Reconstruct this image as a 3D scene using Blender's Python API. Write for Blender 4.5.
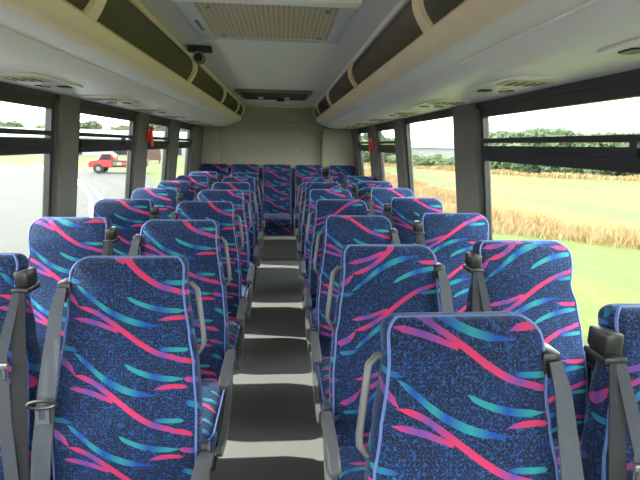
import bpy, bmesh, math, random
from mathutils import Vector, Matrix, noise
R = math.radians
sc = bpy.context.scene
col = sc.collection
for o in list(bpy.data.objects): bpy.data.objects.remove(o)

# ------------------------------------------------------------------ camera
F, TH, YA, RO = 465.4, .2018, .081, .0174
CAM = Vector((.0435, 0, 1.553))
def cam_basis():
    fw = Vector((math.sin(YA)*math.cos(TH), math.cos(YA)*math.cos(TH), -math.sin(TH)))
    r = Vector((math.cos(YA), -math.sin(YA), 0)); u = r.cross(fw)
    c, s = math.cos(RO), math.sin(RO)
    return fw, c*r + s*u, -s*r + c*u
fw, rr, uu = cam_basis()
cd = bpy.data.cameras.new('camera'); cam = bpy.data.objects.new('camera', cd); col.objects.link(cam)
cd.sensor_fit = 'HORIZONTAL'; cd.sensor_width = 36; cd.lens = F*36/640; cd.clip_start = .02; cd.clip_end = 2000
m = Matrix((rr, uu, -fw)).transposed().to_4x4(); m.translation = CAM; cam.matrix_world = m
sc.camera = cam

# ------------------------------------------------------------------ world and sun
W = bpy.data.worlds.new('world'); sc.world = W; W.use_nodes = True
nt = W.node_tree; nt.nodes.clear()
out = nt.nodes.new('ShaderNodeOutputWorld'); bg = nt.nodes.new('ShaderNodeBackground')
tc = nt.nodes.new('ShaderNodeTexCoord'); sep = nt.nodes.new('ShaderNodeSeparateXYZ')
cr = nt.nodes.new('ShaderNodeValToRGB')
nz = nt.nodes.new('ShaderNodeTexNoise'); nz.inputs['Scale'].default_value = 3; nz.inputs['Detail'].default_value = 5
mx = nt.nodes.new('ShaderNodeMix'); mx.data_type = 'RGBA'
cr.color_ramp.elements[0].position = 0; cr.color_ramp.elements[0].color = (1, .98, .95, 1)
cr.color_ramp.elements[1].position = .8; cr.color_ramp.elements[1].color = (.80, .89, 1, 1)
e = cr.color_ramp.elements.new(.18); e.color = (.93, .96, 1, 1)
nt.links.new(tc.outputs['Generated'], sep.inputs[0]); nt.links.new(sep.outputs['Z'], cr.inputs[0])
nt.links.new(tc.outputs['Generated'], nz.inputs['Vector'])
c2 = nt.nodes.new('ShaderNodeValToRGB'); c2.color_ramp.elements[0].position = .42; c2.color_ramp.elements[1].position = .62
nt.links.new(nz.outputs['Fac'], c2.inputs[0]); nt.links.new(c2.outputs['Color'], mx.inputs['Factor'])
nt.links.new(cr.outputs['Color'], mx.inputs['A']); mx.inputs['B'].default_value = (1, .98, .96, 1)
nt.links.new(mx.outputs['Result'], bg.inputs['Color']); nt.links.new(bg.outputs[0], out.inputs[0])
bg.inputs['Strength'].default_value = 2.8
sl = bpy.data.lights.new('sun', 'SUN'); sun = bpy.data.objects.new('sun', sl); col.objects.link(sun)
sl.energy = 2.8; sl.angle = R(.6); sl.color = (1, .95, .86)
SUN_EL, SUN_AZ = 43, 12      # elevation; degrees that the sun stands towards the rear of the bus, seen from its left side
d = Vector((-math.cos(R(SUN_EL))*math.cos(R(SUN_AZ)), math.cos(R(SUN_EL))*math.sin(R(SUN_AZ)), math.sin(R(SUN_EL))))
sun.rotation_euler = d.to_track_quat('Z', 'Y').to_euler()
sun.location = (-20, 0, 25)
sc.view_settings.view_transform = 'Standard'; sc.view_settings.look = 'None'
sc.view_settings.gamma = 1; sc.view_settings.use_curve_mapping = False
sc.view_settings.exposure = 1.92
sc.cycles.max_bounces = 12; sc.cycles.diffuse_bounces = 6; sc.cycles.transparent_max_bounces = 16

# ------------------------------------------------------------------ materials
def lin(c): return tuple(((v/255)/12.92 if v <= 10 else (((v/255)+.055)/1.055)**2.4) for v in c) + (1,)
def newmat(name):
    m = bpy.data.materials.new(name); m.use_nodes = True
    return m, m.node_tree, m.node_tree.nodes['Principled BSDF']
def mat(name, rgb, rough=.6, metal=0, noise_amt=.08, scale=30, bump=0, coat=0, rgb2=None):
    m, nt, p = newmat(name)
    p.inputs['Roughness'].default_value = rough; p.inputs['Metallic'].default_value = metal
    if coat: p.inputs['Coat Weight'].default_value = coat
    t = nt.nodes.new('ShaderNodeTexCoord'); n = nt.nodes.new('ShaderNodeTexNoise')
    n.inputs['Scale'].default_value = scale; n.inputs['Detail'].default_value = 4
    nt.links.new(t.outputs['Object'], n.inputs['Vector'])
    r = nt.nodes.new('ShaderNodeValToRGB'); c = lin(rgb)
    k = 1-noise_amt
    r.color_ramp.elements[0].position = .35; r.color_ramp.elements[1].position = .65
    r.color_ramp.elements[0].color = lin(rgb2) if rgb2 else (c[0]*k, c[1]*k, c[2]*k, 1); r.color_ramp.elements[1].color = c
    nt.links.new(n.outputs['Fac'], r.inputs[0]); nt.links.new(r.outputs[0], p.inputs['Base Color'])
    if bump:
        b = nt.nodes.new('ShaderNodeBump'); b.inputs['Strength'].default_value = bump; b.inputs['Distance'].default_value = .003
        nt.links.new(n.outputs['Fac'], b.inputs['Height']); nt.links.new(b.outputs[0], p.inputs['Normal'])
    return m

PV, PU = .208, .47            # pattern repeat, metres
PINK, PURP, TEAL, BLUE = lin((192, 44, 92)), lin((100, 62, 146)), lin((34, 138, 142)), lin((10, 66, 150))
mainc = [(0, PINK), (.1, PINK), (.22, PURP), (.36, PINK), (.62, PINK), (.76, PURP), (.86, PINK), (1, PINK)]
tealc = [(0, TEAL), (.15, BLUE), (.32, TEAL), (.42, BLUE), (.62, TEAL), (.8, BLUE), (1, BLUE)]
STROKES = [  # u0, u1, v points, half width, colours, taper start, taper end
    (.048, .40, [.140, .155, .186, .222, .258, .286, .302, .314], .0062, mainc, 12, 8),
    (.040, .178, [.178, .184, .192, .204, .218], .0050, [(0, PINK), (.45, PURP), (1, PINK)], 6, 30),
    (.046, .315, [.074, .110, .146, .172, .190, .200, .204], .0066, tealc, 14, 4),
    (.200, .390, [.108, .134, .149, .157, .158], .0056, [(0, TEAL), (.3, TEAL), (.5, BLUE), (.8, TEAL), (1, TEAL)], 14, 5),
    (-.02, .056, [.094, .098, .112, .140], .0075, [(0, PINK), (.5, PURP), (1, PINK)], 5, 6),
    (-.01, .060, [.060, .062, .070], .0045, [(0, TEAL), (1, BLUE)], 8, 5),
    (.292, .400, [.190, .181, .180, .190], .0046, [(0, PURP), (.4, PINK), (1, PINK)], 4, 8),
    (.300, .395, [.066, .070, .072], .0045, [(0, BLUE), (.6, TEAL), (1, TEAL)], 6, 12),
    (.345, .425, [.100, .104, .118], .0052, [(0, PURP), (.5, PINK), (1, PINK)], 6, 10),
    (.395, .455, [.020, .030, .052], .0060, [(0, BLUE), (.5, TEAL), (1, BLUE)], 8, 6),
    (.385, .450, [.160, .166, .180], .0055, [(0, PINK), (.6, PURP), (1, PURP)], 8, 6),
]
def fabric():
    m, nt, p = newmat('seat_moquette'); N = nt.nodes; L = nt.links.new
    def math_(op, a, b=None, c=None, clamp=False):
        n = N.new('ShaderNodeMath'); n.operation = op; n.use_clamp = clamp
        for i, v in enumerate((a, b, c)):
            if v is None: continue
            if isinstance(v, (int, float)): n.inputs[i].default_value = v
            else: L(v, n.inputs[i])
        return n.outputs[0]
    uv = N.new('ShaderNodeUVMap'); uv.uv_map = 'UVMap'
    at = N.new('ShaderNodeAttribute'); at.attribute_type = 'OBJECT'; at.attribute_name = 'fabric_flow'
    s1 = N.new('ShaderNodeSeparateXYZ'); L(uv.outputs[0], s1.inputs[0])
    s2 = N.new('ShaderNodeSeparateXYZ'); L(at.outputs['Vector'], s2.inputs[0])
    # slight wobble so the weave is not perfectly repeated
    U = math_('ADD', s1.outputs[0], s2.outputs[1])
    V = math_('MULTIPLY_ADD', s1.outputs[1], s2.outputs[0], s2.outputs[2])
    # rows drift sideways a little
    U = math_('MULTIPLY_ADD', V, .05, U)
    nz = N.new('ShaderNodeTexNoise'); nz.inputs['Scale'].default_value = 100; nz.inputs['Detail'].default_value = 1.5
    L(uv.outputs[0], nz.inputs['Vector'])
    a = math_('SUBTRACT', nz.outputs['Fac'], .5); a = math_('ABSOLUTE', a)
    crk = math_('LESS_THAN', a, .029)
    n2 = N.new('ShaderNodeTexNoise'); n2.inputs['Scale'].default_value = 9
    L(uv.outputs[0], n2.inputs['Vector'])
    rb = N.new('ShaderNodeValToRGB'); L(n2.outputs['Fac'], rb.inputs[0])
    rb.color_ramp.elements[0].position = .35; rb.color_ramp.elements[1].position = .65
    rb.color_ramp.elements[0].color = lin((4, 12, 38)); rb.color_ramp.elements[1].color = lin((4, 22, 58))
    mixb = N.new('ShaderNodeMix'); mixb.data_type = 'RGBA'
    L(crk, mixb.inputs['Factor']); L(rb.outputs[0], mixb.inputs['A']); mixb.inputs['B'].default_value = lin((22, 70, 128))
    cur = mixb.outputs['Result']
    for (u0, u1, vs, hw, cols, ta, tb) in STROKES:
        ln = u1-u0
        x = math_('WRAP', math_('SUBTRACT', U, u0), PU, 0.0)
        t = math_('DIVIDE', x, ln)
        lo, hi = min(vs)-.001, max(vs)+.001
        fc = N.new('ShaderNodeFloatCurve'); cv = fc.mapping.curves[0]
        k = len(vs)
        cv.points[0].location = (0, (vs[0]-lo)/(hi-lo)); cv.points[-1].location = (1, (vs[-1]-lo)/(hi-lo))
        for i in range(1, k-1): cv.points.new(i/(k-1), (vs[i]-lo)/(hi-lo))
        fc.mapping.update(); L(t, fc.inputs['Value'])
        c = math_('MULTIPLY_ADD', fc.outputs[0], hi-lo, lo)
        dd = math_('WRAP', math_('SUBTRACT', V, c), PV/2, -PV/2)
        dd = math_('ABSOLUTE', dd)
        w = math_('MINIMUM', math_('MULTIPLY', t, ta), math_('MULTIPLY', math_('SUBTRACT', 1.0, t), tb))
        bl = math_('MULTIPLY_ADD', math_('SINE', math_('MULTIPLY', t, math.pi)), .38, .88)
        w = math_('MULTIPLY', math_('MULTIPLY', math_('MINIMUM', w, 1.0), bl), hw*1.22)
        msk = math_('LESS_THAN', dd, w)
        rp = N.new('ShaderNodeValToRGB'); L(t, rp.inputs[0]); els = rp.color_ramp.elements
        els[0].position = 0; els[0].color = cols[0][1]; els[1].position = 1; els[1].color = cols[-1][1]
        for pos, cc in cols[1:-1]:
            q = els.new(pos); q.color = cc
        mm = N.new('ShaderNodeMix'); mm.data_type = 'RGBA'
        L(math_('MULTIPLY', msk, .92), mm.inputs['Factor']); L(cur, mm.inputs['A']); L(rp.outputs[0], mm.inputs['B'])
        cur = mm.outputs['Result']
    L(cur, p.inputs['Base Color'])
    p.inputs['Roughness'].default_value = .9
    p.inputs['Sheen Weight'].default_value = .22; p.inputs['Sheen Roughness'].default_value = .4
    p.inputs['Sheen Tint'].default_value = (.55, .75, 1, 1)
    b = N.new('ShaderNodeBump'); b.inputs['Strength'].default_value = .35; b.inputs['Distance'].default_value = .001
    L(nz.outputs['Fac'], b.inputs['Height']); L(b.outputs[0], p.inputs['Normal'])
    return m

def glass():
    m, nt, p = newmat('window_glass'); N = nt.nodes; L = nt.links.new; N.remove(p)
    tr = N.new('ShaderNodeBsdfTransparent'); tr.inputs[0].default_value = (.94, .97, .95, 1)
    gl = N.new('ShaderNodeBsdfGlossy'); gl.inputs['Roughness'].default_value = .02
    lw = N.new('ShaderNodeLayerWeight'); lw.inputs[0].default_value = .5
    pw = N.new('ShaderNodeMath'); pw.operation = 'POWER'; pw.inputs[1].default_value = 5; L(lw.outputs['Facing'], pw.inputs[0])
    ma = N.new('ShaderNodeMath'); ma.operation = 'MULTIPLY_ADD'; ma.inputs[1].default_value = .35; ma.inputs[2].default_value = .025; L(pw.outputs[0], ma.inputs[0])
    mxs = N.new('ShaderNodeMixShader'); L(ma.outputs[0], mxs.inputs[0]); L(tr.outputs[0], mxs.inputs[1]); L(gl.outputs[0], mxs.inputs[2])
    L(mxs.outputs[0], N['Material Output'].inputs[0]); return m

def grille_mat():
    m, nt, p = newmat('perforated_grille'); N = nt.nodes; L = nt.links.new
    t = N.new('ShaderNodeTexCoord'); v = N.new('ShaderNodeTexVoronoi'); v.inputs['Scale'].default_value = 46
    v.inputs['Randomness'].default_value = .1
    L(t.outputs['Object'], v.inputs['Vector'])
    r = N.new('ShaderNodeValToRGB'); r.color_ramp.elements[0].position = .28; r.color_ramp.elements[0].color = lin((60, 54, 40))
    r.color_ramp.elements[1].position = .5; r.color_ramp.elements[1].color = lin((196, 182, 150))
    L(v.outputs['Distance'], r.inputs[0]); L(r.outputs[0], p.inputs['Base Color']); return m

def ground_mat(name, c1, c2, c3, s1, s2, bump=.5):
    m, nt, p = newmat(name); N = nt.nodes; L = nt.links.new
    t = N.new('ShaderNodeTexCoord')
    a = N.new('ShaderNodeTexNoise'); a.inputs['Scale'].default_value = s1; a.inputs['Detail'].default_value = 8; a.inputs['Roughness'].default_value = .7
    b = N.new('ShaderNodeTexNoise'); b.inputs['Scale'].default_value = s2; b.inputs['Detail'].default_value = 4
    mp = N.new('ShaderNodeMapping'); mp.inputs['Scale'].default_value = (1, .35, 1)
    L(t.outputs['Object'], a.inputs['Vector']); L(t.outputs['Object'], mp.inputs[0]); L(mp.outputs[0], b.inputs['Vector'])
    r = N.new('ShaderNodeValToRGB'); r.color_ramp.elements[0].position = .35; r.color_ramp.elements[0].color = lin(c1)
    r.color_ramp.elements[1].position = .65; r.color_ramp.elements[1].color = lin(c2)
    L(a.outputs['Fac'], r.inputs[0])
    r2 = N.new('ShaderNodeValToRGB'); r2.color_ramp.elements[0].position = .45; r2.color_ramp.elements[1].position = .68
    L(b.outputs['Fac'], r2.inputs[0])
    x = N.new('ShaderNodeMix'); x.data_type = 'RGBA'; L(r2.outputs[0], x.inputs['Factor']); L(r.outputs[0], x.inputs['A'])
    x.inputs['B'].default_value = lin(c3); L(x.outputs['Result'], p.inputs['Base Color'])
    p.inputs['Roughness'].default_value = .95
    bp = N.new('ShaderNodeBump'); bp.inputs['Strength'].default_value = bump; bp.inputs['Distance'].default_value = .05
    L(a.outputs['Fac'], bp.inputs['Height']); L(bp.outputs[0], p.inputs['Normal'])
    return m

M = dict(
    fabric=fabric(), glass=glass(), grille=grille_mat(),
    piping=mat('piping_cord', (92, 116, 176), .6, scale=200),
    plastic=mat('grey_plastic', (102, 102, 104), .38, noise_amt=.05, scale=60, bump=.05),
    dark=mat('dark_plastic', (38, 37, 36), .35, scale=60),
    shell=mat('seat_shell_grey', (58, 60, 66), .5, scale=50),
    belt=mat('belt_webbing', (72, 76, 84), .75, noise_amt=.25, scale=400, bump=.3),
    belt_dark=mat('dark_belt_webbing', (32, 32, 36), .75, noise_amt=.25, scale=400, bump=.3),
    metal=mat('brushed_metal', (176, 176, 178), .3, metal=.85, scale=80),
    red=mat('red_button', (235, 50, 40), .4),
    rack=mat('rack_cream', (252, 230, 190), .38, noise_amt=.03, scale=6),
    rack_pale=mat('rack_pale_grey', (246, 241, 230), .35, noise_amt=.03, scale=6),
    lining=mat('ceiling_lining', (226, 222, 212), .75, noise_amt=.05, scale=90),
    inner=mat('rack_lining_carpet', (156, 150, 128), .9, noise_amt=.12, scale=120),
    wall=mat('rear_wall_lining', (164, 160, 144), .7, noise_amt=.05, scale=60),
    pillar=mat('pillar_trim', (112, 110, 100), .55, noise_amt=.06, scale=60),
    frame=mat('window_frame_black', (34, 33, 32), .35, scale=60),
    floor=mat('floor_vinyl', (138, 137, 136), .55, noise_amt=.3, scale=260, bump=.1),
    steptrim=mat('step_edge_trim', (214, 212, 204), .45),
    road=mat('asphalt', (52, 51, 45), .9, noise_amt=.12, scale=9),
    paint=mat('road_paint', (215, 215, 210), .7),
    lens=mat('light_lens', (240, 240, 235), .2, coat=.5),
    bark=mat('bark', (96, 82, 64), .9, scale=10),
    truck=mat('truck_red', (130, 22, 26), .3, coat=.6),
    tyre=mat('tyre_rubber', (30, 30, 30), .8),
    white=mat('white_cladding', (128, 131, 130), .5, scale=2),
    brown=mat('brown_boards', (78, 56, 46), .8, scale=4),
    tint=mat('dark_glazing', (28, 34, 40), .1),
)
M['vent_beige'] = mat('vent_beige', (206, 194, 150), .45)
M['vent_frame'] = mat('vent_frame_grey', (196, 196, 194), .4)
M['grass'] = ground_mat('field_grass', (50, 66, 3), (68, 84, 6), (84, 88, 16), 6, .22)
M['dry'] = mat('dry_grass_stalks', (152, 124, 92), .9, scale=3, noise_amt=.3, rgb2=(116, 100, 52))
M['leaf0'] = mat('hazed_tree_leaves', (70, 84, 54), .9, scale=2.5, rgb2=(48, 62, 42))  # leaf greens paled to stand in for distance haze
M['leaf1'] = mat('pale_hazed_leaves', (84, 96, 62), .9, scale=2.5, rgb2=(62, 76, 50))  # lighter mix, distance haze put into the leaf colour here too
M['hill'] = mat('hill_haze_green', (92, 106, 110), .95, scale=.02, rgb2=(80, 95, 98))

# ------------------------------------------------------------------ mesh helpers
class MB:
    """collects shapes and builds ONE mesh object; uv in metres"""
    def __init__(s): s.v = []; s.f = []; s.uv = []
    def add(s, vs, fs, uvs=None):
        b = len(s.v); s.v += [tuple(v) for v in vs]
        for i, f in enumerate(fs):
            s.f.append([b+k for k in f])
            if uvs: s.uv.append(uvs[i])
            else:
                a, b_, c = (Vector(vs[f[k]]) for k in (0, 1, 2)); n = (b_-a).cross(c-a)
                ax = max(range(3), key=lambda k: abs(n[k]))
                s.uv.append([(vs[k][1], -vs[k][2]) if ax == 0 else ((vs[k][0], -vs[k][2]) if ax == 1 else (vs[k][0], -vs[k][1])) for k in f])
    def box(s, x0, x1, y0, y1, z0, z1, r=0, seg=2, tf=None):
        if r <= 0:
            vs = [(x, y, z) for x in (x0, x1) for y in (y0, y1) for z in (z0, z1)]
            fs = [(0, 1, 3, 2), (4, 6, 7, 5), (0, 4, 5, 1), (2, 3, 7, 6), (0, 2, 6, 4), (1, 5, 7, 3)]
        else:
            bm = bmesh.new(); bmesh.ops.create_cube(bm, size=1)
            for v in bm.verts: v.co = Vector(((x0+x1)/2+v.co.x*(x1-x0), (y0+y1)/2+v.co.y*(y1-y0), (z0+z1)/2+v.co.z*(z1-z0)))
            bmesh.ops.bevel(bm, geom=bm.edges[:], offset=r, segments=seg, profile=.5, affect='EDGES')
            bm.verts.index_update(); vs = [tuple(v.co) for v in bm.verts]; fs = [[v.index for v in f.verts] for f in bm.faces]; bm.free()
        if tf: vs = [tuple(tf(*v)) for v in vs]
        s.add(vs, fs); return s
    def tube(s, pts, r, n=8, closed=False, rs=None):
        pts = [Vector(p) for p in pts]; rings = []; K = len(pts); up = None
        for i, p in enumerate(pts):
            a = pts[i-1] if (i or closed) else p; b = pts[(i+1) % K] if (i < K-1 or closed) else p
            t = (b-a).normalized()
            if up is None:
                up = Vector((0, 0, 1)) if abs(t.z) < .9 else Vector((1, 0, 0))
            x = t.cross(up); x = x.normalized() if x.length > 1e-6 else Vector((1, 0, 0)); y = x.cross(t).normalized(); up = y
            q = rs[i] if rs else r
            rings.append([p+x*math.cos(2*math.pi*k/n)*q+y*math.sin(2*math.pi*k/n)*q for k in range(n)])
        vs = [v for ring in rings for v in ring]; fs = []
        for i in range(K if closed else K-1):
            for k in range(n): fs.append((i*n+k, i*n+(k+1) % n, ((i+1) % K)*n+(k+1) % n, ((i+1) % K)*n+k))
        if not closed: fs += [tuple(range(n))[::-1], tuple((K-1)*n+k for k in range(n))]
        s.add(vs, fs); return s
    def prism(s, poly, axis, a, b, tf=None):
        """closed 2D polygon extruded along an axis ('x','y','z') from a to b"""
        n = len(poly)
        def P(p, t): return {'x': (t, p[0], p[1]), 'y': (p[0], t, p[1]), 'z': (p[0], p[1], t)}[axis]
        vs = [P(p, a) for p in poly]+[P(p, b) for p in poly]
        if tf: vs = [tuple(tf(*v)) for v in vs]
        fs = [tuple(range(n))[::-1], tuple(range(n, 2*n))]+[(k, (k+1) % n, n+(k+1) % n, n+k) for k in range(n)]
        s.add(vs, fs); return s
    def band(s, path, x0, x1, w):
        """flat band of thickness w following a 2D (y,z) path, extruded x0..x1"""
        L, Rr = [], []
        for i, p in enumerate(path):
            a = Vector(path[max(i-1, 0)]); b = Vector(path[min(i+1, len(path)-1)]); t = (b-a).normalized(); n = Vector((-t.y, t.x))
            ww = w[i] if isinstance(w, (list, tuple)) else w
            L.append(Vector(p)+n*ww/2); Rr.append(Vector(p)-n*ww/2)
        for i in range(len(path)-1):
            q = [L[i], L[i+1], Rr[i+1], Rr[i]]
            vs = [(x0, p.x, p.y) for p in q]+[(x1, p.x, p.y) for p in q]
            fs = [(3, 2, 1, 0), (4, 5, 6, 7), (0, 1, 5, 4), (2, 3, 7, 6)]
            if i == 0: fs.append((3, 0, 4, 7))
            if i == len(path)-2: fs.append((1, 2, 6, 5))
            s.add(vs, fs)
        return s
    def strip(s, pts, wid, th, wdir):
        """webbing: flat strap along 3D pts, width along wdir"""
        wd = Vector(wdir).normalized(); K = len(pts); vs = []
        for i, p in enumerate(pts):
            p = Vector(p); a = Vector(pts[max(i-1, 0)]); b = Vector(pts[min(i+1, K-1)]); t = (b-a).normalized(); n = t.cross(wd).normalized()
            w2 = (wid[i] if isinstance(wid, (list, tuple)) else wid)/2
            vs += [p-wd*w2-n*th/2, p+wd*w2-n*th/2, p+wd*w2+n*th/2, p-wd*w2+n*th/2]
        fs = []
        for i in range(K-1):
            for k in range(4): fs.append((i*4+k, i*4+(k+1) % 4, (i+1)*4+(k+1) % 4, (i+1)*4+k))
        fs += [(0, 3, 2, 1), tuple((K-1)*4+k for k in range(4))]
        s.add([tuple(v) for v in vs], fs); return s
    def cyl(s, c, r, h, axis='z', n=16, r2=None):
        r2 = r if r2 is None else r2
        d = {'x': Vector((1, 0, 0)), 'y': Vector((0, 1, 0)), 'z': Vector((0, 0, 1))}[axis]
        return s.tube([Vector(c)-d*h/2, Vector(c)+d*h/2], r, n, rs=[r, r2])
    def build(s, name, m, parent=None, smooth=30, kind=None):
        me = bpy.data.meshes.new(name); me.from_pydata(s.v, [], s.f)
        uvl = me.uv_layers.new(name='UVMap'); k = 0
        flat = [c for face in s.uv for uv in face for c in uv]
        uvl.data.foreach_set('uv', flat)
        bm = bmesh.new(); bm.from_mesh(me); bmesh.ops.recalc_face_normals(bm, faces=bm.faces[:]); bm.to_mesh(me); bm.free()
        me.materials.append(m)
        if smooth:
            me.polygons.foreach_set('use_smooth', [True]*len(me.polygons)); me.set_sharp_from_angle(angle=R(smooth))
        o = bpy.data.objects.new(name, me); col.objects.link(o)
        if parent is not None: o.parent = parent
        if kind: o['kind'] = kind
        return o
def tag(o, label=None, cat=None, group=None, kind=None):
    if label: o['label'] = label
    if cat: o['category'] = cat
    if group: o['group'] = group
    if kind: o['kind'] = kind
    return o
def empty(name, loc=(0, 0, 0), rz=0):
    o = bpy.data.objects.new(name, None); col.objects.link(o); o.location = loc; o.rotation_euler = (0, 0, rz); o.empty_display_size = .1
    return o
def copy_tree(o, parent=None):
    kids = list(o.children); c = o.copy(); col.objects.link(c)
    if parent is not None: c.parent = parent
    for ch in kids: copy_tree(ch, c)
    return c

# ------------------------------------------------------------------ bus shell
X0 = -.02                       # centre line of the body
YF, YR = -2.6, 7.2              # front and rear of the saloon
def wx(z):                      # half width of the wall, leaning inwards above the sill
    if z > .74: return 1.108+(1.78-z)*.125
    return 1.238
def wbox(mb, side, y0, y1, z0, z1, d0, d1, n=1):
    """box on the leaning wall; d = distance outwards from the wall's inner face"""
    for i in range(n):
        a = z0+(z1-z0)*i/n; b = z0+(z1-z0)*(i+1)/n
        vs = []
        for y in (y0, y1):
            for (z, dd) in ((a, d0), (a, d1), (b, d1), (b, d0)):
                vs.append((X0+side*(wx(z)+dd), y, z))
        mb.add(vs, [(0, 1, 2, 3), (7, 6, 5, 4), (0, 4, 5, 1), (1, 5, 6, 2), (2, 6, 7, 3), (3, 7, 4, 0)])
    return mb

fl = MB().box(-1.30+X0, 1.30+X0, YF, 6.2, -.06, 0).build('floor', M['floor'], kind='structure')
pl = MB().box(-1.30+X0, 1.30+X0, 6.2, YR+.1, -.06, .31).build('floor', M['floor'], kind='structure')
MB().box(-.30, .27, 6.165, 6.2, .285, .322, .006).build('trim_1', M['steptrim'], kind='structure')
MB().box(-.36, .30, 6.175, 6.2, 0, .02, .004).build('trim_2', M['plastic'], kind='structure')

# ceiling: flat centre, curved coves over the racks down to the walls
prof = [(-1.12, 1.80), (-1.10, 1.90), (-1.02, 1.98), (-.85, 2.06), (-.62, 2.105), (-.5, 2.11), (.5, 2.11), (.62, 2.105), (.85, 2.06), (1.02, 1.98), (1.10, 1.90), (1.12, 1.80)]
outer = [(x*1.05, z+.05) for x, z in prof][::-1]
c = MB()
for i in range(5, 6):
    c.box(X0-.56, X0+.56, YF, YR+.1, 2.11, 2.16)
c.build('ceiling', M['lining'], kind='structure')
for s in (-1, 1):
    p = [(s*x+X0, z) for x, z in [(.56, 2.109), (.85, 2.06), (1.02, 1.98), (1.10, 1.90), (1.115, 1.79), (1.17, 1.79), (1.16, 1.92), (1.06, 2.03), (.87, 2.11), (.56, 2.16)]]
    MB().prism(p, 'y', YF, YR+.1).build('ceiling', M['inner'], kind='structure', smooth=60)

# rear wall: recessed lining panel with two corner pillars
MB().box(X0-1.2, X0+1.2, YR, YR+.08, .3, 2.12).build('wall_rear', M['wall'], kind='structure')
t = MB(); t.box(X0-.56, X0+.56, YR-.012, YR, 2.085, 2.11, .004); t.build('trim_3', M['steptrim'], kind='structure')
t = MB(); t.box(X0-.62, X0+.62, YR-.004, YR, 1.868, 1.874); t.build('trim_4', M['pillar'], kind='structure')
t = MB(); t.box(X0-1.0, X0+.66, YR-.14, YR, 1.20, 1.222, .004); t.build('trim_5', M['steptrim'], kind='structure')
t = MB(); t.box(X0-1.15, X0+1.15, YR-.12, YR, 1.14, 1.20); t.build('trim_6', M['dark'], kind='structure')
for s, wdt in ((-1, .87), (1, .64)):
    x1 = X0+s*wdt; x2 = X0+s*1.16
    c = MB(); c.box(min(x1, x2), max(x1, x2), YR-.16, YR-.001, 1.2, 1.80, .03, 3)
    c.build('trim_7', M['wall'], kind='structure')

# screws on the rear wall panel
for (x, z) in [(-.45, 1.72), (.25, 1.72), (-.45, 1.45), (-.1, 1.45), (.25, 1.45)]:
    o = MB().cyl((x, YR-.003, z), .009, .006, 'y', 8).build('screw_cap', M['steptrim'])
    tag(o, 'small pale screw caps dotted on the grey rear wall panel', 'screw', 'screw caps on the rear wall')

LEFT = [(-2.3, -.9, 1), (-.75, .5, 1), (.86, 2.57, 1), (2.88, 3.90, 1), (4.29, 5.04, 1), (5.51, 6.2, 1)]
RIGHT = [(-2.3, -.9, 1), (-.75, .3, 1), (.6, 2.47, 1), (2.88, 4.03, 0), (4.42, 5.22, 1), (5.78, 6.6, 1)]
wn = 0
for side, wins, nm in ((-1, LEFT, 'left'), (1, RIGHT, 'right')):
    w = MB()
    wbox(w, side, YF, YR+.08, -.06, .73, 0, .07)
    wbox(w, side, YF, YR+.08, .73, .76, 0, .07)
    w.build('wall_'+nm, M['pillar'], kind='structure')
    # sill ledge
    l = MB(); wbox(l, side, YF, YR, .745, .76, -.02, .0); l.build('trim_8', M['frame'], kind='structure')
    # header above the windows
    h = MB(); wbox(h, side, YF, YR, 1.755, 1.83, -.012, .07)
    h.build('wall_'+nm, M['frame'], kind='structure')
    # pillars
    edges = [YF]+[v for a, b, s_ in wins for v in (a, b)]+[YR+.08]
    for i in range(0, len(edges), 2):
        a, b = edges[i], edges[i+1]
        p = MB(); wbox(p, side, a, b, .76, 1.755, .0, .035)
        ra, rb = (a+.05, b-.05) if i and i < len(edges)-2 else (a, b)
        if i == len(edges)-2: ra = a+.06
        if rb-ra > .05: wbox(p, side, ra, rb, .76, 1.80, -.03, .0, 1)
        p.build('wall_'+nm, M['pillar'], kind='structure', smooth=0)
    for (a, b, slider) in wins:
        wn += 1
        f = MB(); g = .018
        wbox(f, side, a-.02, a+g, .76, 1.757, -.006, .022); wbox(f, side, b-g, b+.02, .76, 1.757, -.006, .022)
        wbox(f, side, a, b, .76, .795, -.006, .022)
        ztop = 1.757 if not slider else 1.757
        wbox(f, side, a, b, (1.71 if slider else 1.74), 1.757, -.006, .022)
        fo = f.build('window_%d' % wn, M['frame'], kind='structure', smooth=0)
        if slider:
            k = MB(); wbox(k, side, a+g, b-g, 1.577, 1.60, -.012, .02)
            wbox(k, side, a+g, b-g, 1.485, 1.562, -.018, .022); wbox(k, side, a+g, b-g, 1.52, 1.528, -.03, -.018)
            ob = k.build('transom_rail', M['frame'], fo, smooth=0)
            q = MB(); wbox(q, side, a+g, b-g, 1.562, 1.577, .006, .010); wbox(q, side, a+g, b-g, 1.60, 1.71, .006, .010)
            q.build('sliding_pane', M['glass'], fo, smooth=0)
            q = MB(); wbox(q, side, a+g, b-g, .795, 1.485, .012, .016); q.build('lower_pane', M['glass'], fo, smooth=0)
            lt = MB(); wbox(lt, side, a+.72, a+.75, 1.53, 1.585, -.034, -.012); lt.build('latch', M['dark'], fo, smooth=0)
        else:
            q = MB(); wbox(q, side, a+g, b-g, .795, 1.74, .012, .016); q.build('fixed_pane', M['glass'], fo, smooth=0)

# front end behind the camera: low dash wall with a full-width windscreen
MB().box(X0-1.2, X0+1.2, YF-.08, YF, -.06, .8).build('wall_front', M['pillar'], kind='structure')
f = MB(); f.box(X0-1.2, X0-1.1, YF-.08, YF, .8, 2.1); f.box(X0+1.1, X0+1.2, YF-.08, YF, .8, 2.1); f.box(X0-1.1, X0+1.1, YF-.08, YF, 2.0, 2.12); f.box(X0-.03, X0+.03, YF-.06, YF-.02, .8, 2.0)
fo = f.build('window_13', M['frame'], kind='structure', smooth=0)
MB().box(X0-1.1, X0+1.1, YF-.045, YF-.04, .8, 2.0).build('windscreen_pane', M['glass'], fo)

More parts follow.
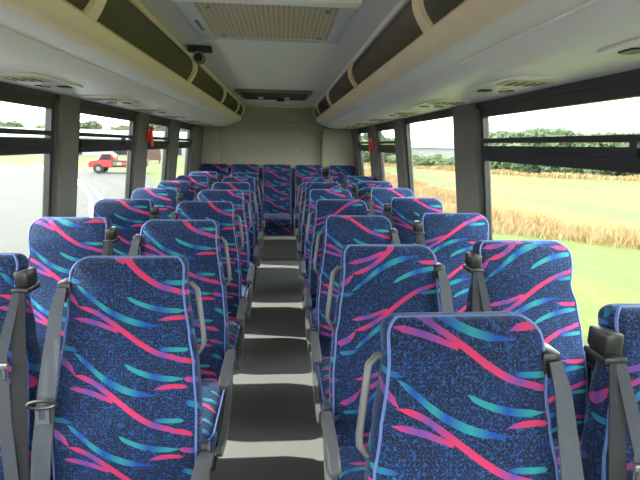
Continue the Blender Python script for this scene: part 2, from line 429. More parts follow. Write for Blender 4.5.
# ------------------------------------------------------------------ luggage racks
RP = [(.545, 1.93), (.555, 1.944), (.57, 1.942), (.578, 1.925), (.60, 1.872), (1.06, 1.868), (1.095, 1.90), (1.105, 1.90), (1.105, 1.786), (.80, 1.792),
      (.725, 1.812), (.672, 1.838), (.664, 1.848), (.656, 1.846), (.595, 1.872), (.572, 1.885), (.556, 1.905)]
def make_rack(s, label):
    root = empty('luggage_rack', (X0, YR, 1.86)); tag(root, label, 'luggage rack')
    tf = lambda x, y, z: (x, y-YR, z-1.86)
    cream = [(.545, 1.93), (.555, 1.944), (.57, 1.942), (.580, 1.925), (.606, 1.866), (.594, 1.868), (.570, 1.880), (.553, 1.905)]
    MB().prism([(s*x, z) for x, z in cream], 'y', -.6, YR-.004, tf).build('fascia', M['rack'], root, 50)
    pale = [(.606, 1.868), (1.085, 1.868), (1.095, 1.90), (1.105, 1.90), (1.105, 1.786), (.80, 1.792), (.740, 1.805), (.682, 1.830), (.672, 1.840), (.664, 1.837), (.600, 1.8665)]
    MB().prism([(s*x, z) for x, z in pale], 'y', -.6, YR-.004, tf).build('shelf_moulding', M['rack_pale'], root, 50)
    MB().tube([tf(s*.668, y, 1.836) for y in (-.6, YR-.01)], 0.006, 8).build('seam_strip', M['rack_pale'], root)
    MB().tube([tf(s*.52, y, 2.095) for y in (-.6, YR-.01)], .014, 10).build('rail', M['rack_pale'] if s > 0 else M['rack'], root)
    for y in (.05, 1.65, 3.25, 4.85, 6.3, 7.1):
        path = []
        for k in range(11):
            a = k/10; z = 2.10-(2.10-1.93)*a
            x = .520+.042*a-.030*math.sin(math.pi*a)
            path.append((s*x, z))
        n = len(path); m_ = MB(); wd = [.062+.02*abs(2*i/(n-1)-1)**2 for i in range(n)]
        vs = []; fs = []
        for i, (x, z) in enumerate(path):
            tx = .010
            for (dx, dy) in ((-tx, -wd[i]/2), (tx, -wd[i]/2), (tx, wd[i]/2), (-tx, wd[i]/2)): vs.append(tf(x+dx, y+dy, z))
        for i in range(n-1):
            for k in range(4): fs.append((i*4+k, i*4+(k+1) % 4, (i+1)*4+(k+1) % 4, (i+1)*4+k))
        fs += [(0, 1, 2, 3), tuple((n-1)*4+k for k in range(4))]
        m_.add(vs, fs); m_.tube([tf(s*.52, y-.03, 2.095), tf(s*.52, y+.03, 2.095)], .018, 10)
        m_.build('bracket', M['rack'], root, 40)
    k = 0
    for i in range(9):
        y = -.05+.83*i+(0.08 if s > 0 else .35)
        if y > 6.9: break
        # island panel: rounded raised plate, flush louvre, two slot lamps
        pts = []
        def rr_(cx, cy, hx, hy, r, n=5):
            o = []
            for (sx, sy, a0) in ((1, 1, 0), (-1, 1, 90), (-1, -1, 180), (1, -1, 270)):
                for q in range(n): a = R(a0+90*q/(n-1)); o.append((cx+sx*(hx-r)+r*math.cos(a), cy+sy*(hy-r)+r*math.sin(a)))
            return o
        P_ = MB().prism([(s*a, b) for a, b in rr_(.93, y+.10, .105, .23, .06)], 'z', 1.783, 1.790, tf).build('service_panel', M['rack_pale'], root, 30)
        v = MB().prism([(s*a, b) for a, b in rr_(.93, y, .085, .062, .02)], 'z', 1.779, 1.7835, tf).build('air_vent', M['vent_beige'], P_, 30)
        fx = MB()
        for q in (-.05, -.018, .018, .05): fx.prism([(s*a, b) for a, b in rr_(.93+q, y, .006, .042, .005)], 'z', 1.7765, 1.7795, tf)
        fx.build('louvre', M['dark'], v, 30)
        for q in (-.045, .045): MB().prism([(s*a, b) for a, b in rr_(.93+q, y+.24, .024, .03, .012)], 'z', 1.779, 1.7835, tf).build('reading_light', M['dark'], P_, 30)
        b_ = MB().cyl(tf(s*.93, y+.16, 1.780), .014, .008, 'z', 12).build('call_button', M['steptrim'], P_)
    return root
make_rack(-1, 'long cream luggage rack above the left windows')
make_rack(1, 'long cream luggage rack above the right windows')

# ------------------------------------------------------------------ ceiling fittings
gr = empty('air_return_vent', (-.02, 2.33, 2.11)); tag(gr, 'large perforated air return grille in white frame on the near ceiling', 'ceiling vent')
def fbox(x0, x1, y0, y1, z0, z1, r=0): return MB().box(x0, x1, y0, y1, z0, z1, r)
f = MB()
f.box(-.37, .36, .29, .35, -.016, -.001, .006)
f.box(-.37, -.29, -.33, .35, -.018, -.001, .006); f.box(.295, .36, -.33, .35, -.018, -.001, .006)
f.build('frame', M['vent_frame'], gr)
MB().box(-.38, .37, -.40, -.325, -.020, -.001, .008).build('front_lip', M['rack_pale'], gr)
MB().box(-.29, .295, -.325, .29, -.013, -.002).build('grille', M['grille'], gr)
MB().box(-.335, -.320, -.05, .14, -.0215, -.017, .002).build('latch_slot', M['pillar'], gr)
for (x, y) in ((-.24, .25), (.25, .25), (-.24, -.25), (.25, -.25)): MB().cyl((x, y, -.018), .010, .008, 'z', 10).build('screw', M['metal'], gr)

v2 = empty('roof_hatch_vent', (-.05, 5.52, 2.11)); tag(v2, 'dark slim ceiling unit with two small lamps near the rear', 'ceiling vent')
MB().prism([(-.41, -.42), (.40, -.42), (.37, .42), (-.38, .42)], 'z', -.03, -.001).build('housing', M['pillar'], v2)
b = MB()
for i in range(9): b.box(-.36, .35, -.36+i*.085, -.335+i*.085, -.038, -.030)
b.build('louvre', M['dark'], v2)
for x in (-.16, .14):
    MB().cyl((x, .05, -.042), .028, .024, 'z', 14).build('lamp', M['lens'], v2)
MB().cyl((.06, .27, -.045), .05, .03, 'z', 16, .04).build('knob', M['dark'], v2)

cc = empty('security_camera', (-.46, 2.96, 2.11)); tag(cc, 'small black security camera hanging beside the left rack rail', 'camera')
MB().box(-.055, .085, -.03, .03, -.035, -.001, .006).build('mount', M['dark'], cc)
MB().tube([(.0, 0, -.03), (.005, -.005, -.055)], .012, 10).build('neck', M['dark'], cc)
MB().cyl((.01, -.012, -.068), .034, .05, 'y', 20).build('housing', M['dark'], cc)
MB().tube([(.01+.029*math.cos(a), -.039, -.068+.029*math.sin(a)) for a in [2*math.pi*k/20 for k in range(20)]], .0035, 6, closed=True).build('lens_ring', M['metal'], cc)

def hammer(side, y, z, label, name='emergency_hammer'):
    root = empty(name, (X0+side*(wx(z)-.034), y, z)); tag(root, label, 'emergency hammer')
    i = -side
    MB().box(min(0, i*.02), max(0, i*.02), -.035, .035, -.05, .05, .005).build('holder', M['red'], root)
    MB().tube([(i*.03, 0, -.085), (i*.034, 0, .05)], .013, 10, rs=[.016, .011]).build('handle', M['red'], root)
    MB().tube([(i*.034, -.04, .065), (i*.034, .04, .065)], .015, 10).build('head', M['red'], root)
hammer(-1, 4.2, 1.60, 'red emergency hammer hanging on a left window pillar')
hammer(1, 5.42, 1.56, 'small red emergency hammer on a rear right window post')

# ------------------------------------------------------------------ seats
ZT = 1.20
def yfront(z): return -.17*(ZT-z)/.75-.014*math.exp(-((z-1.10)/.055)**2)-.018*math.exp(-((z-.68)/.13)**2)
def halfw(z, outer):
    # half width against height: head, neck, shoulders
    pts = [(.40, .205), (.50, .222), (.72, .224), (.86, .213), (.96, .198), (1.05, .186 if outer < 2 else .171), (1.12, .181 if outer < 2 else .174), (1.2, .180)]
    for (a, b), (c_, d_) in zip(pts, pts[1:]):
        if a <= z <= c_:
            t = (z-a)/(c_-a); t = t*t*(3-2*t); return b+(d_-b)*t
    return pts[0][1] if z < .4 else pts[-1][1]
def back_loft(a, ra, ro, hwf=None, win=0, z0=.40, zt=ZT, th0=.075, th1=.12):
    """a=+1 when the aisle is on +x; ra/ro top corner radius aisle side/other side. Returns MB, piping path"""
    hwf = hwf or halfw
    zs = [z0+(zt-.09-z0)*i/22 for i in range(23)]+[zt-.09+.09*math.sin(math.pi/2*i/12) for i in range(1, 13)]
    secs = []; pipe_a, pipe_o = [], []; prevz = None; vacc = 0
    for z in zs:
        dz = zt-z
        def inset(r): return r-math.sqrt(max(0, r*r-(r-dz)**2)) if dz < r else 0
        wa = hwf(z, False)-inset(ra); wo = hwf(z, 1+win)-inset(ro)
        th = th0+(th1-th0)*(zt-z)/(zt-z0); it = inset(.028)*.95
        yf = yfront(z)+it; yb = yfront(z)+th-it
        if yb-yf < .01: yf, yb = (yf+yb)/2-.005, (yf+yb)/2+.005
        rc = min(.028, (yb-yf)/2.2)
        xl, xr = (-wo, wa) if a > 0 else (-wa, wo)
        pts = []
        def arc(cx, cy, a0, n=5): return [(cx+rc*math.cos(R(a0+90*k/(n-1))), cy+rc*math.sin(R(a0+90*k/(n-1)))) for k in range(n)]
        pts += [(0, yb)]+[(xl*q/4, yb) for q in (1, 2, 3)]
        pts += arc(xl+rc, yb-rc, 90)+arc(xl+rc, yf+rc, 180)
        for k in range(1, 10):
            x = xl+rc+(xr-xl-2*rc)*k/10; u = (2*k/10-1)
            pts.append((x, yf-.010*(1-u*u)))
        pts += arc(xr-rc, yf+rc, 270)+arc(xr-rc, yb-rc, 0)
        pts += [(xr*q/4, yb) for q in (3, 2, 1)]
        secs.append((z, pts, zt-z))
        co = rc*.30
        A = (xr-co, yf+co-.002, z); O = (xl+co, yf+co-.002, z)
        if a < 0: A, O = O, A
        pipe_a.append(A); pipe_o.append(O)
    n = len(secs[0][1]); vs = [(x, y, z) for z, pts, _ in secs for x, y in pts]; fs = []; uvs = []
    ucoord = []
    for z, pts, _ in secs:
        c_ = [0]
        for k in range(1, n): c_.append(c_[-1]+math.dist(pts[k-1], pts[k]))
        # centre on front mid
        mid = min(range(n), key=lambda k: abs(pts[k][0])+(0 if pts[k][1] < (pts[0][1]-.01) else 9))
        ucoord.append([q-c_[mid]+.19 for q in c_]+[c_[-1]+math.dist(pts[-1], pts[0])-c_[mid]+.19])
    for i in range(len(secs)-1):
        for k in range(n):
            k2 = (k+1) % n
            fs.append((i*n+k, i*n+k2, (i+1)*n+k2, (i+1)*n+k))
            va, vb = secs[i][2], secs[i+1][2]
            uvs.append([(ucoord[i][k], va), (ucoord[i][k+1], va), (ucoord[i+1][k+1], vb), (ucoord[i+1][k], vb)])
    fs += [tuple(range(n))[::-1], tuple((len(secs)-1)*n+k for k in range(n))]
    uvs += [[(ucoord[0][k], secs[0][2]) for k in range(n)][::-1], [(ucoord[-1][k], 0) for k in range(n)]]
    mb = MB(); mb.add(vs, fs, uvs)
    return mb, pipe_a+pipe_o[::-1]

def part(mb, name, m, parent, smooth=30, flow=False, label=None):
    o = mb.build(name, m, parent, smooth)
    if flow: o['fabric_flow'] = (1.0, 0.0, 0.0)
    if label: o['label'] = label
    return o
def arm_frame(root, a, xs):
    """aisle-side armrest, pivot, recline button and curved side frame; a = aisle direction, xs = |x| of the side"""
    x0 = xs-.004; x1 = xs+.040
    X = lambda u, v: (min(a*u, a*v), max(a*u, a*v))
    xa, xb = X(x0, x1)
    # armrest: tapering padded paddle
    prof = [(-.135, .585), (-.15, .618), (-.20, .632), (-.34, .630), (-.42, .622), (-.455, .602), (-.452, .580), (-.42, .566), (-.34, .572), (-.22, .578), (-.17, .565)]
    o = MB().prism(prof, 'x', xa+.004, xb)
    arm = part(o, 'armrest', M['plastic'], root, 40)
    bv = arm.modifiers.new('bevel', 'BEVEL'); bv.width = .009; bv.segments = 3; bv.limit_method = 'ANGLE'; bv.angle_limit = R(40)
    part(MB().cyl((a*(xs+.018), -.135, .575), .026, .040, 'x', 16), 'pivot', M['dark'], root)
    part(MB().box(*X(xs+.002, xs+.026), -.205, -.170, .515, .545, .004), 'release_button', M['red'], root, label='red release button')
    # side frame curving from the backrest down around the cushion to the leg
    path = [(-.08, .60), (-.10, .54), (-.13, .46), (-.20, .39), (-.30, .345), (-.42, .33), (-.52, .345), (-.555, .375)]
    fr = MB().band(path, *X(xs-.002, xs+.020), [.05, .06, .07, .07, .06, .05, .04, .03])
    part(fr, 'side_frame', M['plastic'], root, 40)
    part(MB().box(*X(xs-.012, xs-.003), -.50, -.14, .34, .45, .004), 'side_cover', M['dark'], root)

def make_seat(side, kind, label):
    """side -1 left of the aisle, +1 right; kind aisle / window"""
    a = -side
    root = empty('coach_seat'); tag(root, label, 'seat', 'patterned coach seats')
    mb, pp = back_loft(a, .030, .065 if kind == 'window' else .05, win=1 if kind == 'window' else 0)
    bk = part(mb, 'backrest', M['fabric'], root, 50, True)
    part(MB().tube(pp, .0038, 6), 'piping', M['piping'], bk, 60)
    # cushion
    cu = MB().box(-.222, .222, -.615, -.115, .345, .475, .045, 4)
    cu.v = [(x, y, z+(.012*(1-(x/.222)**2) if z > .42 else 0)) for x, y, z in cu.v]
    cs = part(cu, 'cushion', M['fabric'], root, 50, True)
    part(MB().tube([(-.219, -.16, .452)]+[(-.219, -.56, .452), (-.205, -.598, .452), (-.17, -.611, .452), (.17, -.611, .452), (.205, -.598, .452), (.219, -.56, .452)]+[(.219, -.16, .452)], .0048, 6), 'piping', M['piping'], cs, 60)
    # under frame and pedestal
    part(MB().box(-.21, .21, -.56, -.10, .305, .348, .008).box(-.20, .20, -.12, -.03, .30, .44, .01), 'seat_frame', M['shell'], root)
    for yy in (-.46, -.14):
        lg = MB(); lx = a*.12
        lg.band([(yy, .31), (yy*.9-.03, .16), (yy, .012)], lx-.018, lx+.018, .045); lg.box(lx-.04, lx+.04, yy-.05, yy+.05, 0, .014, .004)
        part(lg, 'leg', M['shell'], root)
    # backrest rear shell
    sh = MB().box(-.165, .165, 0, .014, .46, 1.08, .006); sh.v = [(x, y+yfront(z)+.075+.045*(ZT-z)/.8, z) for x, y, z in sh.v]
    part(sh, 'rear_shell', M['shell'], root)
    # belts
    o = -a
    if kind == 'aisle':
        # belt leaves the outboard shoulder and hangs beside the backrest
        xh = o*.186
        part(MB().box(xh-.022, xh+.022, -.035, .03, 1.07, 1.135, .01, 2), 'belt_guide', M['dark'], root)
        st = MB().strip([(xh, -.045, 1.12), (xh+o*.012, -.065, 1.06), (xh+o*.030, -.115, .86), (xh+o*.045, -.165, .66), (xh+o*.055, -.20, .47)], [.032, .044, .060, .064, .064], .003, (1, .25*o, 0))
        sb = part(st, 'seat_belt', M['belt'], root, 40, label='grey seat belt webbing')
        st = MB().strip([(xh+o*.010, -.022, 1.11), (xh+o*.034, -.045, 1.0), (xh+o*.058, -.10, .80), (xh+o*.066, -.15, .50)], [.02, .03, .04, .04], .003, (1, -.3*o, 0))
        part(st, 'belt_return', M['belt_dark'], root, 40)
        tx, ty, tz = xh+o*.036, -.158, .795
        tg = MB().tube([(tx+.040*math.cos(t_)*1.0, ty+.004*math.sin(t_), tz+.010*math.sin(t_)) for t_ in [2*math.pi*k/16 for k in range(16)]], .0055, 6, closed=True)
        to = part(tg, 'tongue_handle', M['dark'], sb)
        part(MB().box(tx-.019, tx-.009, ty-.003, ty+.003, tz-.052, tz-.008).box(tx+.009, tx+.019, ty-.003, ty+.003, tz-.052, tz-.008).box(tx-.019, tx+.019, ty-.003, ty+.003, tz-.062, tz-.048), 'buckle_tongue', M['metal'], sb, label='bright metal buckle tongue')
        # grab handle: D loop on the aisle side of the back
        hx = a*.182
        hp = [(hx-a*.02, .015, 1.115), (hx+a*.012, .005, 1.118), (hx+a*.030, .0, 1.10), (hx+a*.040, -.015, 1.03), (hx+a*.050, -.03, .95), (hx+a*.050, -.035, .925), (hx+a*.030, -.03, .895), (hx+a*.012, -.02, .885)]
        part(MB().tube(hp, .0085, 8), 'grab_handle', M['plastic'], root, 60)
        arm_frame(root, a, .226)
    else:
        xh = a*.195
        part(MB().box(xh-.021, xh+.021, -.040, .025, 1.112, 1.162, .008, 2).box(xh-.026, xh+.026, -.052, .025, 1.094, 1.113, .006, 2), 'belt_retractor', M['dark'], root, label='black belt retractor housing')
        st = MB().strip([(xh, -.050, 1.10), (xh+a*.001, -.080, .98), (xh+a*.006, -.135, .75), (xh+a*.012, -.19, .47)], [.032, .038, .044, .046], .003, (1, .1, 0))
        sb = part(st, 'seat_belt', M['belt_dark'], root, 40, label='dark seat belt webbing')
        st = MB().strip([(xh-a*.008, -.052, 1.10), (xh-a*.040, -.11, .92), (xh-a*.028, -.15, .72), (xh+a*.0, -.20, .50)], [.022, .03, .034, .036], .003, (1, .3*a, 0))
        part(st, 'belt_return', M['belt'], root, 40)
        tx, ty, tz = xh-a*.041, -.121, .90
        part(MB().box(tx-.014, tx-.007, ty-.003, ty+.003, tz-.05, tz-.005).box(tx+.007, tx+.014, ty-.003, ty+.003, tz-.05, tz-.005).box(tx-.014, tx+.014, ty-.003, ty+.003, tz-.055, tz-.045).box(tx-.024, tx+.024, ty-.005, ty+.005, tz-.012, tz+.004, .002), 'buckle_tongue', M['metal'], sb, label='bright metal buckle tongue')
        # wall side armless: slim wall bracket
        part(MB().box(min(o*.20, o*.228), max(o*.20, o*.228), -.50, -.14, .31, .345, .004), 'wall_bracket', M['shell'], root)
    return root

PITCH = .74; ROWL, ROWR = 1.461, .931; AX, WX = .4426, .9447
ords = ['first', 'second', 'third', 'fourth', 'fifth', 'sixth', 'seventh']
protos = {}
# which way the woven ribbons run on each seat (+1 falling to the right, -1 rising) and where the cloth was cut
FLOW = {('L', 'aisle'): [(1, 0, .0), (1, .02, .035), (1, .0, .02), (1, .0, .045), (1, .02, .0), (1, .1, .05), (1, .0, .1)],
        ('L', 'window'): [(1, .2, .03), (1, .03, .17), (1, .05, .03), (1, .1, .03), (1, .2, .1), (1, .03, .0), (1, .0, .03)],
        ('R', 'aisle'): [(1, .0, .165), (-1, .0, .235), (1, .04, .0), (-1, .05, .1), (1, .1, .06), (-1, .0, .12), (-1, .05, .0)],
        ('R', 'window'): [(-1, .05, .1), (-1, .0, .2), (-1, .05, .12), (1, .03, .02), (1, .0, .0), (-1, .2, .0), (1, .1, .1)]}
for S, side in (('L', -1), ('R', 1)):
    for kind in ('aisle', 'window'):
        for k in range(7):
            word = 'left' if S == 'L' else 'right'
            where = 'on the aisle' if kind == 'aisle' else 'against the window'
            lab = 'blue ribbon-patterned seat %s, %s side, %s row from the camera' % (where, word, ords[k])
            if k == 0: lab = 'nearest blue ribbon-patterned seat %s on the %s side' % (where, word)
            if k == 6: lab = 'blue ribbon-patterned seat %s, %s side, row just ahead of the rear bench' % (where, word)
            if k == 0: o = protos[S, kind] = make_seat(side, kind, lab)
            else: o = copy_tree(protos[S, kind]); o['label'] = lab
            y = (ROWL if S == 'L' else ROWR)+k*PITCH
            zo = {('R', 4): -.0, ('R', 6): .0}.get((S, k), 0)
            o.location = (side*(AX if kind == 'aisle' else WX), y, zo)
            if S == 'R' and kind == 'window': o.location.x += .025; o.scale.x = 1.06
            if k == 0 and kind == 'aisle': o.scale.z = .986 if S == 'R' else .992
            fl_ = FLOW[S, kind][k]
            for ch in o.children:
                if 'fabric_flow' in ch: ch['fabric_flow'] = tuple(float(v) for v in fl_)

# rear bench: five separate straight seats on the raised platform
def bench_seat(x, w, label, flow):
    root = empty('rear_seat', (x, 6.93, .31)); tag(root, label, 'seat', 'rear row seats')
    hw = lambda z, o_: w/2
    mb, pp = back_loft(1, .035, .035, hw, z0=.52, zt=1.255)
    for i, v in enumerate(mb.v): mb.v[i] = (v[0], v[1], v[2]-.31)
    bk = part(mb, 'backrest', M['fabric'], root, 50, True)
    part(MB().tube([(p[0], p[1], p[2]-.31) for p in pp], .0048, 6), 'piping', M['piping'], bk, 60)
    cu = MB().box(-w/2, w/2, -.60, -.08, .12, .25, .04, 3)
    cs = part(cu, 'cushion', M['fabric'], root, 50, True)
    part(MB().tube([(-w/2+.005, -.12, .235), (-w/2+.005, -.56, .235), (-w/2+.035, -.597, .235), (w/2-.035, -.597, .235), (w/2-.005, -.56, .235), (w/2-.005, -.12, .235)], .006, 6), 'piping', M['piping'], cs, 60)
    bs = MB().box(-w/2+.005, w/2-.005, -.57, -.05, 0, .125, .005)
    part(bs, 'skirt', M['fabric'], root, 40, True)
    for ch in root.children:
        if 'fabric_flow' in ch: ch['fabric_flow'] = tuple(float(v) for v in flow)
for x, w, lab, fw_ in ((-.95, .40, 'rear row seat in the far left corner', (1, 0, 0)), (-.51, .40, 'rear row seat left of the middle one', (1, .0, .03)),
                  (-.045, .42, 'middle rear row seat facing straight up the aisle', (1, .05, .1)), (.42, .40, 'rear row seat right of the middle one', (1, .1, .05)), (.92, .40, 'rear row seat in the far right corner', (1, .3, .0))):
    bench_seat(x, w, lab, fw_)
for x, w in ((-.285, 'left'), (.195, 'right')):
    o = MB().tube([(x, 6.27, .31), (x, 6.27, .56), (x, 6.30, .60), (x, 6.74, .62)], .012, 8).build('bench_side_rail', M['metal'])
    tag(o, 'thin pale rail at the %s side of the middle rear seat' % w, 'rail')

# ------------------------------------------------------------------ outside
GZ = -.9
def gpoly(pts, z, name, m, z0=None):
    return MB().prism(pts, 'z', (z0 if z0 is not None else z-.05), z).build(name, m, smooth=0)
o = gpoly([(-600, -300), (600, -300), (600, 900), (-600, 900)], GZ, 'ground', M['grass'], GZ-.5); tag(o, kind='structure')
o = gpoly([(2.2, -60), (2.2, 60), (1.5, 90), (-3.2, 90), (-4.5, 45), (-6.8, 24.8), (-8.2, 31), (-11.4, 38.6), (-17, 42), (-40, 54), (-90, 62), (-90, -60)], GZ+.02, 'road', M['road'], GZ-.02); tag(o, kind='structure')
for i, off in enumerate((0, .45)):
    pts = [(-26-off, 52), (-19-off, 40.5), (-13.0-off, 30.8), (-10.3-off, 26.2), (-7.9-off, 21), (-6.7-off, 18), (-5.5-off, 15), (-4.2-off, 11), (-3.4-off, 6), (-3.0-off, -20)]
    w = .075; poly = [(x-w, y) for x, y in pts]+[(x+w, y) for x, y in pts[::-1]]
    o = gpoly(poly, GZ+.028, 'road_line', M['paint'], GZ+.015)
    tag(o, 'white painted road line curving away, %s of the pair' % ('inner' if i == 0 else 'outer'), 'road line', 'double white lines on the road')

random.seed(4)
def blades(name, m, region, n, h0, h1, label, w=.010, lean=.35):
    v, f = [], []
    for i in range(n):
        x, y = region()
        cl = noise.noise(Vector((x*.35, y*.25, 0)))
        if cl < -.25 and random.random() < .6: continue
        h = random.uniform(h0, h1)*(.75+.6*max(-.3, cl)); a = random.uniform(0, math.pi); dx, dy = math.cos(a)*w, math.sin(a)*w
        lx, ly = random.gauss(0, lean)*h, random.gauss(0, lean)*h; b = len(v)
        v += [(x-dx, y-dy, GZ), (x+dx, y+dy, GZ), (x+lx*.5+dx*.7, y+ly*.5+dy*.7, GZ+h*.6), (x+lx*.5-dx*.7, y+ly*.5-dy*.7, GZ+h*.6), (x+lx, y+ly, GZ+h)]
        f += [(b, b+1, b+2, b+3), (b+3, b+2, b+4)]
    me = bpy.data.meshes.new(name); me.from_pydata(v, [], f); me.materials.append(m)
    o = bpy.data.objects.new(name, me); col.objects.link(o); tag(o, label, 'grass', kind='stuff'); return o
def reg_near():
    y = random.uniform(5, 45); t = random.random()
    x0 = 5.9+max(0, 13.5-y)*1.25+(.35 if y < 13.5 else 0)*0; t = t**1.0*1.5-.15; return (x0+2.2*t+random.gauss(0, .22), y)
blades('dry_grass', M['dry'], reg_near, 42000, .2, .55, 'tall dry straw-coloured grass strip along the road side of the field')
FE = [(8, 62), (14.7, 53.5), (19, 46), (23, 39.5), (29.5, 36), (42, 31), (60, 20)]
def along(t):
    t *= len(FE)-1; i = min(int(t), len(FE)-2); t -= i
    return FE[i][0]*(1-t)+FE[i+1][0]*t, FE[i][1]*(1-t)+FE[i+1][1]*t
def reg_far():
    x, y = along(random.random()); return (x+random.uniform(-.8, 1.6), y+random.uniform(-.8, 1.6))
blades('far_dry_grass', M['dry'], reg_far, 9000, .3, .6, 'thin band of dry grass at the far edge of the field', w=.04)

def tree_proto(seed, leaf, hh, ww, trunk=True):
    random.seed(seed)
    root = empty('tree')
    bm = bmesh.new()
    blobs = []
    for i in range(13):
        a = random.uniform(0, 2*math.pi); q = random.random()**.5*ww*.38; zz = random.uniform(.22, .82)*hh
        blobs.append((math.cos(a)*q, math.sin(a)*q, zz, random.uniform(.2, .33)*ww*(1.15-.5*abs(zz/hh-.45))))
    blobs.append((0, 0, hh*.8, ww*.22)); blobs.append((0, 0, hh*.45, ww*.42))
    for (x, y, z, r) in blobs:
        g = bmesh.ops.create_icosphere(bm, subdivisions=4, radius=1)
        for v in g['verts']:
            n_ = v.co.copy(); k = 1+.35*noise.noise(n_*2.2+Vector((x, y, z)))+.28*noise.noise(n_*6+Vector((z, x, y)))+.2*noise.noise(n_*15+Vector((y, z, x)))
            v.co = Vector((x, y, z))+Vector((n_.x*r*k, n_.y*r*k, n_.z*r*k*.85))
    me = bpy.data.meshes.new('foliage'); bm.to_mesh(me); bm.free(); me.materials.append(leaf)
    o = bpy.data.objects.new('foliage', me); col.objects.link(o); o.parent = root
    MB().tube([(0, 0, 0), (.05, .03, hh*.3), (0, 0, hh*.7)], .1, 8, rs=[.04*hh, .03*hh, .012*hh]).build('trunk', M['bark'], root)
    return root
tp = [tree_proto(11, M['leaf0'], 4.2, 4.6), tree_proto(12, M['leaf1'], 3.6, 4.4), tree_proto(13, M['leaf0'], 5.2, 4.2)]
used = set()
def put(i, x, y, s, lab, group):
    if i in used: t = copy_tree(tp[i])
    else: t = tp[i]; used.add(i)
    t.location = (x, y, GZ-.02); t.scale = (s, s, s*random.uniform(.85, 1.1)); t.rotation_euler[2] = random.uniform(0, 6.28)
    tag(t, lab, 'tree', group)
random.seed(8)
names = ['dark green bushy tree in the line beyond the right-hand field', 'pale green bushy tree in the line beyond the right-hand field', 'taller dark green tree in the line beyond the right-hand field']
for i in range(46):
    t = i/45; x, y = along(t); dn = Vector((x, y)).normalized()
    back = 4+random.uniform(0, 5)+(i % 2)*5
    k = random.choice([0, 1, 2, 0]); sc_ = random.uniform(.72, 1.0)
    if abs(math.atan2(x, y)-math.atan2(22.5, 66)) < .10: back, sc_, k = 3+(i % 3), .42, 1
    put(k, x+dn.x*back, y+dn.y*back, sc_, names[k] if sc_ > .5 else 'low bush in front of the white farm shed', 'treeline beyond the field' if sc_ > .5 else 'low bushes in front of the farm shed')
# left-hand trees beyond the road
names = [n.replace('in the line beyond the right-hand field', 'in the distance beyond the left-hand road') for n in names]
for i in range(19):
    ang = R(7+i*3.7); dist = random.uniform(112, 135)
    k = random.choice([0, 1, 2]); put(k, -math.sin(ang)*dist, math.cos(ang)*dist, random.uniform(1.4, 1.9), names[k], 'trees beyond the road')
# hills
def hill(name, lab, x0, y0, x1, y1, h, seed):
    n = 60; v = []; f = []; d_ = Vector((x1-x0, y1-y0)); nn = Vector((-d_.y, d_.x)).normalized()
    for i in range(n+1):
        t = i/n; px, py = x0+d_.x*t, y0+d_.y*t
        hh = h*(.55+.5*noise.noise(Vector((t*5+seed, 0, 0)))+.12*noise.noise(Vector((t*30+seed, 3, 0))))*math.sin(math.pi*min(1, max(0, t*.96+.02)))**.4
        for k in range(7):
            q = k/6; s_ = math.sin(math.pi*q)
            v.append((px+nn.x*(q-.5)*160, py+nn.y*(q-.5)*160, GZ-.5+hh*s_))
    for i in range(n):
        for k in range(6): f.append((i*7+k, i*7+k+1, (i+1)*7+k+1, (i+1)*7+k))
    me = bpy.data.meshes.new(name); me.from_pydata(v, [], f); me.materials.append(M['hill'])
    me.polygons.foreach_set('use_smooth', [True]*len(me.polygons))
    o = bpy.data.objects.new(name, me); col.objects.link(o); tag(o, lab, 'hill', kind='structure')
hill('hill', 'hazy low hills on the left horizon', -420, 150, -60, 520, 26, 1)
hill('hill', 'hazy low hills on the right horizon', 60, 420, 420, 120, 20, 7)

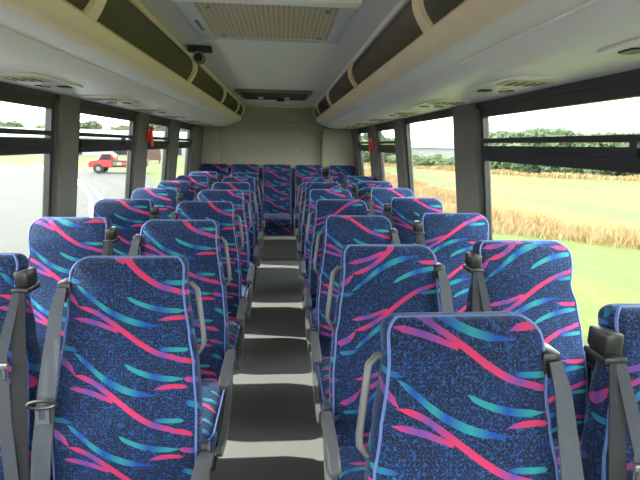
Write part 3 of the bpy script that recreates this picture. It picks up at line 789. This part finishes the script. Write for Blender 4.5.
# long white shed beyond the right-hand trees (peeks over the field) and one on the left
def shed(x, y, rz, L_, H_, D_, lab):
    r = empty('farm_shed', (x, y, GZ), rz); tag(r, lab, 'shed')
    MB().box(-L_/2, L_/2, -D_/2, D_/2, 0, H_).build('wall', M['white'], r, 0)
    MB().prism([(-D_/2-.3, H_), (D_/2+.3, H_), (0, H_+D_*.18)], 'x', -L_/2-.3, L_/2+.3).build('roof', M['white'], r, 0)
    for k in range(5 if L_ > 20 else 0): MB().box(-L_/2+L_*(k+.3)/5, -L_/2+L_*(k+.7)/5, -D_/2-.06, -D_/2+.02, .2, H_*.75).build('door', M['tint'], r, 0)
shed(-36, 84, R(22), 40, 2.9, 8, 'long pale shed beyond the road on the left')
shed(22.5, 66, R(-25), 9, 2.3, 5, 'white farm shed among trees beyond the field')
bo = empty('roadside_hoarding', (-15.6, 56, GZ), R(10)); tag(bo, 'brown board hoarding standing on the grass verge', 'hoarding')
MB().box(-1.5, 1.5, -.08, .08, .35, 1.9).build('board', M['brown'], bo)
for x in (-1.3, 1.3): MB().box(x-.08, x+.08, .08, .22, 0, 2.0).build('post', M['bark'], bo)

# red flatbed truck on the road
tk = empty('flatbed_truck', (-12.75, 38.0, GZ+.02), R(6)); tag(tk, 'red flatbed truck parked at the road edge', 'truck')
cab = [(-2.05, .45), (-2.05, .82), (-1.90, .95), (-1.35, 1.02), (-1.05, 1.50), (-.35, 1.52), (-.30, .95), (-.30, .45)]
def bevelm(o, w=.04):
    b = o.modifiers.new('bevel', 'BEVEL'); b.width = w; b.segments = 2; b.limit_method = 'ANGLE'; return o
bevelm(MB().prism(cab, 'y', -.8, .8).build('cab', M['truck'], tk, 30))
for s in (-1, 1): MB().prism([(-1.22, 1.04), (-.98, 1.42), (-.42, 1.43), (-.40, 1.04)], 'y', s*.79, s*.815).build('side_window', M['tint'], tk, 0)
MB().box(-.28, 2.15, -.95, .95, .86, 1.00, .01).build('flatbed', M['brown'], tk)
MB().box(-.28, -.22, -.85, .85, 1.0, 1.42, .01).build('headboard', M['truck'], tk)
MB().box(-1.9, 2.0, -.4, .4, .45, .60, .01).build('chassis', M['dark'], tk)
for x in (-1.35, 1.25):
    for s in (-1, 1):
        wh = MB().cyl((x, s*.72, .36), .36, .22, 'y', 24).build('wheel', M['tyre'], tk); MB().cyl((x, s*.835, .36), .16, .02, 'y', 16).build('hub', M['pillar'], wh)
for s in (-1, 1): MB().box(.35, 2.0, s*.80-.03, s*.80+.03, .50, .86, .01).build('mudguard', M['truck'], tk)
